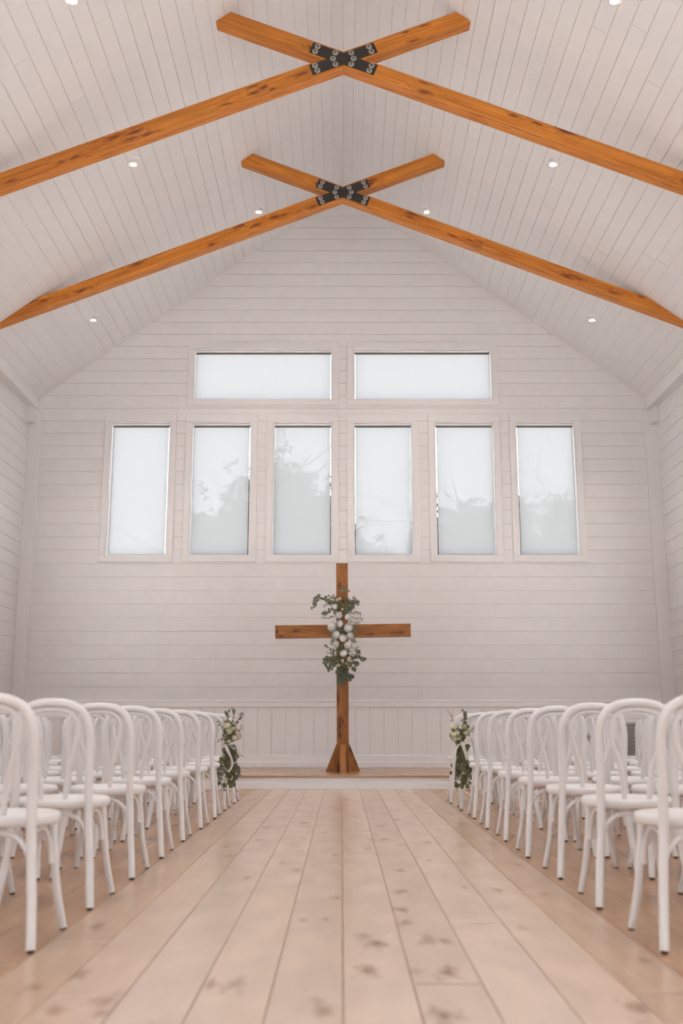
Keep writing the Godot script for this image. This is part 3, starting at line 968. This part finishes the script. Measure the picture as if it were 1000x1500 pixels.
func build_spray():
	var r := RandomNumberGenerator.new()
	r.seed = 77
	var face := -14.11
	var t := thing("floral_spray", Vector3(0, 2.1, face), "white roses and eucalyptus tied over the centre of the cross", "flowers")
	# the photograph's measures: (x, y) from the crossing
	var at := func(zx, zy, dz = 0.0): return Vector3((zx - 500) * .001135 - .02, 2.151 - (zy / 8.333 - 58.0) * .00957 - 2.1, dz)
	if rose_meshes.is_empty():
		for k in 4: rose_meshes.append(rose_mesh(100 + k))
	var rs := [[412, 250, 45], [470, 360, 48], [580, 385, 42], [383, 505, 58], [478, 465, 48], [585, 518, 60], [435, 600, 52], [520, 640, 50], [605, 605, 45], [435, 715, 48], [575, 725, 52], [655, 735, 38], [525, 818, 52]]
	for k in rs.size():
		var o := obj("rose", rose_meshes[k % 4], M.rose, t)
		var s: float = rs[k][2] * .00108
		o.transform = Transform3D(Basis.from_euler(Vector3(r.randf_range(-.35, .35), r.randf_range(-.35, .35), r.randf() * TAU)).scaled(Vector3.ONE * s), at.call(rs[k][0], rs[k][1], 0.045 + r.randf() * 0.03))
	for q in [[640, 855, 20], [600, 880, 22], [625, 915, 20], [585, 905, 18], [510, 915, 22], [465, 962, 24], [445, 915, 16], [575, 990, 18], [480, 160, 16], [448, 172, 17], [395, 175, 14], [660, 900, 15], [640, 395, 14], [665, 420, 13], [420, 810, 14], [560, 945, 15], [510, 290, 13], [650, 320, 12]]:
		var o := obj("spray_rose", rose_meshes[r.randi() % 4], M.blush, t)
		o.transform = Transform3D(Basis.from_euler(Vector3(r.randf_range(-.6, .6), r.randf_range(-.6, .6), r.randf() * TAU)).scaled(Vector3.ONE * q[2] * .00125), at.call(q[0], q[1], 0.05))
	var sp := [
		[[480, 300], [380, 200], [280, 150], [185, 165], [160, 265], .050, 20, 0, 0], [[470, 320], [370, 300], [300, 330], [280, 345], .045, 10, 0, 0], [[450, 300], [350, 190], [290, 260], .045, 9, 0, 1],
		[[520, 300], [600, 210], [665, 150], .045, 10, 1, 1], [[540, 320], [640, 240], [710, 210], .048, 12, 0, 0], [[560, 330], [660, 330], [740, 350], .036, 12, 2, 1], [[580, 400], [680, 400], [760, 410], .032, 12, 2, 1], [[560, 300], [620, 280], [650, 230], .036, 10, 2, 0], [[600, 430], [680, 460], [720, 440], .032, 9, 2, 1],
		[[470, 330], [380, 390], [270, 385], .036, 9, 2, 1], [[480, 280], [440, 220], [400, 135], .038, 9, 0, 0], [[520, 270], [560, 230], [590, 190], .042, 10, 1, 0], [[500, 280], [520, 240], [500, 220], .042, 8, 1, 0],
		[[620, 560], [660, 560], [690, 500], .040, 8, 2, 1], [[600, 650], [650, 660], [670, 690], .042, 9, 2, 1], [[420, 640], [390, 670], [375, 720], .034, 7, 1, 1], [[500, 700], [490, 740], [500, 760], .045, 8, 1, 0],
		[[480, 860], [400, 900], [340, 900], [300, 880], [310, 950], .052, 13, 0, 0], [[460, 880], [400, 940], [370, 1000], [330, 1000], .052, 11, 0, 0], [[470, 840], [420, 850], [380, 820], .040, 8, 1, 1], [[470, 860], [440, 890], [400, 900], .05, 8, 0, 0],
		[[580, 860], [680, 850], [725, 790], .048, 10, 0, 0], [[600, 870], [700, 870], [775, 900], .048, 11, 0, 0], [[600, 900], [670, 930], [690, 960], .046, 10, 0, 0], [[580, 960], [640, 990], [660, 1030], .042, 9, 1, 0],
		[[500, 940], [480, 1020], [450, 1060], .048, 10, 0, 0], [[520, 960], [500, 1050], [480, 1130], [490, 1185], .056, 16, 0, 0], [[530, 980], [540, 1060], [590, 1110], [630, 1095], .056, 14, 0, 0], [[520, 980], [530, 1080], [540, 1140], .056, 12, 0, 0], [[500, 900], [520, 980], [560, 1020], .05, 12, 1, 0], [[540, 900], [560, 860], [600, 800], .042, 10, 2, 1], [[470, 500], [500, 560], [540, 560], .04, 9, 2, 1]]
	for q in sp:
		var n: int = q.size() - 4
		var pts := []
		for k in n: pts.append(at.call(q[k][0], q[k][1], 0.015 + 0.03 * sin(PI * k / n) + r.randf() * 0.01))
		sprig("eucalyptus_sprig" if q[n + 3] == 0 else "leafy_sprig", pts, q[n], q[n + 1] * 2, [M.euc, M.olive, M.euc2][q[n + 2]], t, r, float(q[n + 3]))
	for k in 22:
		var c := Vector2(500 + r.randfn() * 75, 520 + r.randfn() * 230)
		var e := c + Vector2(signf(c.x - 500) * r.randf_range(40, 95), r.randf_range(-70, 50))
		sprig("leafy_sprig", [at.call(500, c.y, .01), at.call(c.x, c.y, .04), at.call(e.x, e.y, .04)], .034, 14, [M.euc, M.olive, M.euc2][k % 3], t, r, float(k % 2))
	filler("filler_blossom", at.call(650, 350, 0.03), Vector3(.045, .06, .02), 40, .006, M.cream, t, r)
	filler("filler_blossom", at.call(400, 330, 0.03), Vector3(.045, .05, .02), 30, .006, M.cream, t, r)
	filler("filler_blossom", at.call(540, 870, 0.03), Vector3(.08, .05, .02), 40, .006, M.blush, t, r)

func build_bouquet(s: int, label: String):
	var r := RandomNumberGenerator.new()
	r.seed = 300 + s
	var z := -9.85
	var t := thing("aisle_bouquet", Vector3(-1.085 if s < 0 else 1.115, 0.62, z), label, "bouquet", "bouquets tied to the aisle chairs")
	if rose_meshes.is_empty():
		for k in 4: rose_meshes.append(rose_mesh(100 + k))
	# blossoms at the top
	var roses := [[-.02, .175, .042, 0], [.035, .125, .036, 0], [-.035, .07, .032, 0], [.05, .05, .03, 0], [.075, .10, .030, 1], [-.005, .015, .024, 0], [.09, .06, .024, 1], [.0, .11, .034, 0]]
	if s > 0: roses = [[-.06, .15, .040, 0], [-.075, .075, .036, 0], [-.04, .10, .032, 0], [-.02, .055, .028, 0], [.03, .16, .026, 0], [.05, .10, .026, 0], [-.06, .04, .026, 0], [.06, .13, .02, 1]]
	for q in roses:
		var o := obj("rose", rose_meshes[r.randi() % 4], M.cream if q[3] == 0 else M.blush, t)
		o.transform = Transform3D(Basis.from_euler(Vector3(r.randf_range(-.5, .5), r.randf_range(-.5, .5), r.randf() * TAU)).scaled(Vector3.ONE * q[2]), Vector3(q[0], q[1], .045))
	filler("filler_blossom", Vector3(.02, .12, .02), Vector3(.05, .07, .02), 60, .0055, M.cream, t, r)
	# sprigs up, around and hanging
	var sp := [[[0, 0], [-.01, .16], [-.02, .29], .040, 14, 0, 0], [[.01, 0], [.03, .18], [.03, .31], .034, 12, 0, 0], [[.01, 0], [.06, .18], [.115, .28], .030, 12, 0, 0], [[0, .02], [-.06, .12], [-.095, .20], .034, 10, 1, 1], [[0, .02], [.08, .10], [.12, .16], .032, 10, 2, 1], [[0, 0], [-.06, .04], [-.10, .03], .034, 8, 1, 1],
		[[.0, .05], [.02, .10], [.06, .18], .045, 10, 1, 0], [[0, .0], [-.03, .06], [-.05, .14], .045, 10, 1, 0],
		[[0, 0], [-.03, -.12], [-.05, -.25], [-.075, -.36], .052, 18, 0, 0], [[0, 0], [.02, -.12], [.0, -.26], [-.02, -.40], .056, 20, 1, 0], [[.01, 0], [.05, -.10], [.07, -.20], [.075, -.30], .058, 18, 0, 0], [[0, 0], [-.02, -.10], [-.06, -.18], [-.09, -.30], .05, 16, 1, 0], [[0, 0], [.03, -.14], [.04, -.26], [.035, -.38], .056, 18, 1, 0], [[0, -.02], [.0, -.14], [.02, -.24], [.06, -.35], .05, 16, 2, 0], [[0, -.02], [-.02, -.16], [-.03, -.30], [-.05, -.44], .036, 12, 0, 1], [[0, -.02], [.04, -.2], [.06, -.34], [.07, -.44], .036, 10, 0, 1]]
	if s > 0:
		sp[0] = [[0, 0], [-.05, .16], [-.11, .30], .026, 18, 0, 1]
		sp[2] = [[.01, 0], [.02, .18], [.045, .29], .030, 12, 2, 0]
		sp[3] = [[0, .02], [.03, .12], [.05, .25], .034, 12, 1, 1]
		sp[5] = [[0, 0], [-.06, .05], [-.10, .06], .030, 8, 2, 1]
	for q in sp:
		var n: int = q.size() - 4
		var pts := []
		for k in n: pts.append(Vector3(q[k][0], q[k][1], 0.01 + 0.025 * sin(PI * k / n) + r.randf() * 0.015))
		sprig("eucalyptus_sprig" if q[n + 3] == 0 else "leafy_sprig", pts, q[n], q[n + 1], [M.euc, M.olive, M.euc2][q[n + 2]], t, r, float(q[n + 3]), .8)
	filler("filler_blossom", Vector3(0, -.30, .02), Vector3(.035, .05, .02), 36, .0055, M.cream, t, r)
	# ribbon: wrap, two loops, two tails
	var st := begin()
	add_lathe(st, [Vector2(.030, -.022), Vector2(.034, -.01), Vector2(.034, .01), Vector2(.030, .022)], 14)
	tag(obj("ribbon_wrap", done(st), M.ribbon, t), "white satin ribbon wrap")
	var tails := [[Vector3(.02, 0, .04), Vector3(.06, .0, .06), Vector3(.085, -.05, .05), Vector3(.10, -.10, .045), Vector3(.14, -.125, .04)], [Vector3(-.03, -.02, .05), Vector3(.0, -.08, .06), Vector3(.035, -.16, .055), Vector3(.03, -.22, .05), Vector3(.0, -.26, .05)]]
	if s > 0: tails = [[Vector3(.02, .0, .04), Vector3(.05, .045, .06), Vector3(.085, .055, .05), Vector3(.11, .04, .04)], [Vector3(-.02, -.01, .04), Vector3(-.06, -.06, .055), Vector3(-.075, -.16, .05), Vector3(-.085, -.30, .045), Vector3(-.095, -.42, .04)], [Vector3(.01, 0, .05), Vector3(.02, -.05, .06), Vector3(.035, -.10, .055), Vector3(.05, -.15, .05)]]
	for q in tails:
		st = begin()
		smooth(st)
		var p := smooth_path(q, 5)
		for i in p.size(): p[i] += Vector3(0, 0, .035)
		for i in p.size() - 1:
			var wv := Vector3(.014, .008 * sin(i * .5), .006)
			var wv2 := Vector3(.014, .008 * sin((i + 1) * .5), .006)
			quad(st, p[i] - wv, p[i] + wv, p[i + 1] + wv2, p[i + 1] - wv2)
		tag(obj("ribbon_tail", done(st), M.ribbon, t), "white satin ribbon tail")

func build_vent():
	var t := thing("return_air_grille", Vector3(4.03, 0.57, WALL_Z), "pale slatted return air grille low on the altar wall behind the right chairs", "vent")
	var w := 0.88
	var h := 0.54
	box_part("backing", Vector3(w - 0.04, h - 0.04, 0.004), Vector3(0, 0, 0.003), M.ventdark, t)
	for s in [-1, 1]:
		box_part("frame", Vector3(w, 0.03, 0.02), Vector3(0, s * (h / 2 - 0.015), 0.01), M.vent, t, 0.003)
		box_part("frame", Vector3(0.03, h - 0.06, 0.02), Vector3(s * (w / 2 - 0.015), 0, 0.01), M.vent, t, 0.003)
	var n := 20
	for k in n:
		box_part("slat", Vector3(w - 0.06, 0.002, 0.018), Vector3(0, -h / 2 + 0.03 + (k + 0.5) * (h - 0.06) / n, 0.0125), M.vent, t, 0.0, Basis(Vector3.RIGHT, -0.7))

# ------------------------------------------------------------------ outside
var clump: ArrayMesh
func leaf_clump() -> ArrayMesh:
	if clump == null:
		var r := RandomNumberGenerator.new()
		r.seed = 5
		var st := begin()
		for k in 9:
			var d := Vector3(r.randfn(), r.randfn(), r.randfn()).normalized()
			var n := d.cross(Vector3(r.randfn(), r.randfn(), r.randfn())).normalized()
			add_leaf(st, d * r.randf_range(0, .35), d, n, .62, .34, 1.0)
		clump = done(st)
	return clump

func limb(st, a: Vector3, b: Vector3, ra: float, rb: float, r, ends: Array, level: int, fork: int):
	var mid := a.lerp(b, .5) + Vector3(r.randfn(), r.randfn(), r.randfn()) * a.distance_to(b) * .06
	add_tube(st, smooth_path([a, mid, b], 3), func(k): return lerpf(ra, rb, k), 6, false)
	if level == 0:
		ends.append(b)
		return
	var d := (b - a).normalized()
	for k in fork:
		var out := Vector3(r.randfn(), r.randfn() * .7, r.randfn()).normalized()
		var nd := (d * .75 + out * .75 + Vector3.UP * .12).normalized()
		limb(st, a.lerp(b, r.randf_range(.6, 1.0)), b + nd * a.distance_to(b) * r.randf_range(.5, .8), rb * .85, rb * .45, r, ends, level - 1, fork)

# blobs: [x, y, z, radius] of the crown relative to the foot
func tree(label: String, at: Vector3, height: float, blobs: Array, count: int, size: float, material, seed_: int, bare := false):
	var r := RandomNumberGenerator.new()
	r.seed = seed_
	var t := thing("tree", at, label, "tree", "trees outside the windows")
	var st := begin()
	var top := height * (.62 if not bare else .5)
	add_tube(st, smooth_path([Vector3(0, -.1, 0), Vector3(.1, top * .5, .05), Vector3(0, top, 0)], 5), func(k): return lerpf(.2, .1, k), 10)
	obj("trunk", done(st), M.bark, t)
	var ends := []
	st = begin()
	if bare:
		for k in 7:
			var a := TAU * k / 7.0 + r.randf()
			var b := Vector3(cos(a) * r.randf_range(.8, 1.5), top + r.randf_range(.6, 1.5), sin(a) * 1.0)
			limb(st, Vector3(0, top * r.randf_range(.8, 1.0), 0), b, .07, .035, r, ends, 3, 2)
	else:
		for q in blobs:
			limb(st, Vector3(0, minf(top, q[1] * .75), 0), Vector3(q[0], q[1], q[2]), .09, .03, r, ends, 2, 2)
	obj("branches", done(st), M.bark, t)
	if count == 0: return
	var mm := MultiMesh.new()
	mm.transform_format = MultiMesh.TRANSFORM_3D
	mm.mesh = leaf_clump()
	mm.instance_count = count
	var sprays := []
	for k in count / 26:
		var q: Array = blobs[r.randi() % blobs.size()]
		var d := Vector3(r.randfn(), r.randfn(), r.randfn()).normalized() * pow(r.randf(), .35)
		var c: Vector3 = Vector3(q[0], q[1], q[2]) + d * Vector3(1.1, .9, 1.1) * q[3]
		sprays.append([c, Vector3(d.x, d.y * .4 - .05, d.z).normalized(), r.randf_range(.18, .42)])
	for k in count:
		var q: Array = sprays[r.randi() % sprays.size()]
		var along := r.randfn() * 1.1
		var p: Vector3 = q[0] + q[1] * along * q[2] + Vector3(r.randfn(), r.randfn() * .6, r.randfn()) * q[2] * .5
		var b := Basis.from_euler(Vector3(r.randf() * TAU, r.randf() * TAU, r.randf() * TAU)).scaled(Vector3.ONE * size * r.randf_range(.6, 1.2))
		mm.set_instance_transform(k, Transform3D(b, p))
	var mi := MultiMeshInstance3D.new()
	mi.name = "foliage"
	mi.multimesh = mm
	mi.material_override = material
	t.add_child(mi, true)
	mi.set_meta("kind", "stuff")

func build_outside():
	var g = box_part("ground", Vector3(120, 0.4, 60), Vector3(0, -0.35, 14.2), M.gravel, self)
	tag(g, "", "", "", "structure")
	g = box_part("ground", Vector3(120, 0.4, 70), Vector3(0, -0.35, -50.8), M.grass, self)
	tag(g, "", "", "", "structure")
	tree("tall dense dark tree behind the second and third tall windows", Vector3(-1.93, -.15, -27), 8.3, [[.30, 7.45, 0, .3], [.2, 7.0, 0, .5], [.6, 6.75, 0, .6], [-.25, 6.5, 0, .7], [-.75, 6.2, .2, .9], [.9, 6.4, -.2, .8], [-1.3, 5.7, 0, .9], [.1, 6.0, .3, 1.2], [1.4, 5.8, 0, .7], [-1.6, 4.9, .2, .9], [.9, 5.0, 0, 1.0], [1.9, 5.2, .3, .6], [0, 4.5, 0, 1.4], [-.9, 5.2, .6, 1.0], [1.7, 4.4, 0, .8]], 7000, .24, M.leafdark, 1)
	tree("bare branched tree behind the fourth tall window", Vector3(.85, -.15, -33), 8.3, [[-.5, 6.2, 0, .5], [-.3, 5.6, 0, .6]], 160, .2, M.leafoak, 12, true)
	tree("leafy tree low behind the fifth tall window", Vector3(4.05, -.15, -29.5), 7.4, [[-.3, 6.5, 0, .8], [.6, 6.8, 0, .7], [-1.1, 6.3, 0, .6], [.1, 5.6, .2, 1.2], [1.2, 6.0, 0, .9], [-1.0, 5.3, 0, .9], [.9, 5.0, 0, 1.2]], 3600, .27, M.leafoak, 3)
	tree("airy leafy tree behind the sixth tall window", Vector3(7.6, -.15, -33.5), 8.4, [[-.1, 7.9, 0, .45], [.3, 7.3, 0, .6], [-.5, 7.0, .2, .7], [.1, 6.5, 0, .8], [-1.1, 6.6, 0, .6], [.9, 6.4, 0, .6], [-.7, 5.8, 0, 1.0], [.6, 5.5, .2, 1.0], [0, 5.0, 0, 1.2]], 2400, .26, M.leafoak, 4)

# ------------------------------------------------------------------
func _ready():
	rng.seed = 2024
	# camera: 35 mm lens on a portrait frame, tilted up a little
	var cam := Camera3D.new()
	cam.name = "camera"
	cam.keep_aspect = Camera3D.KEEP_HEIGHT
	cam.near = 0.05
	cam.far = 400
	cam.position = Vector3(-0.02, 0.79, 0)
	cam.rotation = Vector3(atan(312.0 / 1475.0), 0, 0)
	var at := CameraAttributesPhysical.new()
	at.frustum_focal_length = 24.0 / 2.0 / (750.0 / 1475.0)
	at.frustum_focus_distance = 13.2
	at.exposure_aperture = 1.5
	at.frustum_near = 0.05
	at.frustum_far = 400
	cam.attributes = at
	add_child(cam)
	cam.fov = rad_to_deg(2 * atan(750.0 / 1475.0))
	# overcast sky
	var env := Environment.new()
	env.background_mode = Environment.BG_SKY
	var sky := Sky.new()
	var sm := ProceduralSkyMaterial.new()
	sm.sky_top_color = Color(0.97, 0.985, 1.0)
	sm.sky_horizon_color = Color(0.93, 0.96, 0.99)
	sm.ground_bottom_color = Color(0.45, 0.45, 0.40)
	sm.ground_horizon_color = Color(0.55, 0.56, 0.52)
	sky.sky_material = sm
	env.sky = sky
	env.background_energy_multiplier = 2.3
	env.tonemap_mode = Environment.TONE_MAPPER_LINEAR
	env.tonemap_exposure = 0.97
	env.sdfgi_enabled = true
	env.ssao_enabled = true
	env.ssil_enabled = true
	var we := WorldEnvironment.new()
	we.name = "sky"
	we.environment = env
	add_child(we)
	# hazy sun almost overhead: it lights the pale gravel round the building
	var sun := DirectionalLight3D.new()
	sun.name = "sun"
	sun.light_energy = 8.4
	sun.light_color = Color(1.0, 0.985, 0.97)
	sun.light_angular_distance = 6.0
	sun.shadow_enabled = true
	sun.sky_mode = DirectionalLight3D.SKY_MODE_LIGHT_ONLY
	add_child(sun)
	sun.look_at_from_position(Vector3(0.0, 20.0, 4.0), Vector3.ZERO)
	make_materials()
	M.crosspale = M.cross.duplicate()
	M.crosspale.albedo_color = Color(1.0, 1.0, 1.0)
	build_room()
	build_platform()
	build_truss(-9.88, "nearer crossed timber truss with dark steel plate, high under the ceiling", 51)
	build_truss(-12.74, "farther crossed timber truss with dark steel plate, closer to altar wall", 63)
	for s in [-1, 1]:
		var side: String = "left" if s < 0 else "right"
		build_lamp(s * 2.6, -8.42, "recessed lamp in the %s slope at the very top of the picture" % side)
		build_lamp(s * 2.6, -11.3, "recessed lamp in the %s slope between the two trusses" % side)
		build_lamp(s * 1.3, -14.28, "recessed lamp high in the %s slope behind the farther truss" % side, 4.2, 34.0)
		build_lamp(s * 3.735, -14.17, "recessed lamp low in the %s slope above the altar windows" % side, 2.6, 34.0)
		build_lamp(s * 2.6, -5.54, "recessed lamp in the %s slope above the near chair rows" % side)
		build_lamp(s * 2.6, -2.66, "recessed lamp in the %s slope just ahead of the camera" % side)
		build_lamp(s * 2.6, 0.22, "recessed lamp in the %s slope above the camera" % side)
	build_cross()
	build_chairs()
	build_spray()
	build_bouquet(-1, "cream flower and eucalyptus bouquet with white ribbon left of aisle")
	build_bouquet(1, "cream flower and eucalyptus bouquet with white ribbon right of aisle")
	build_vent()
	build_outside()
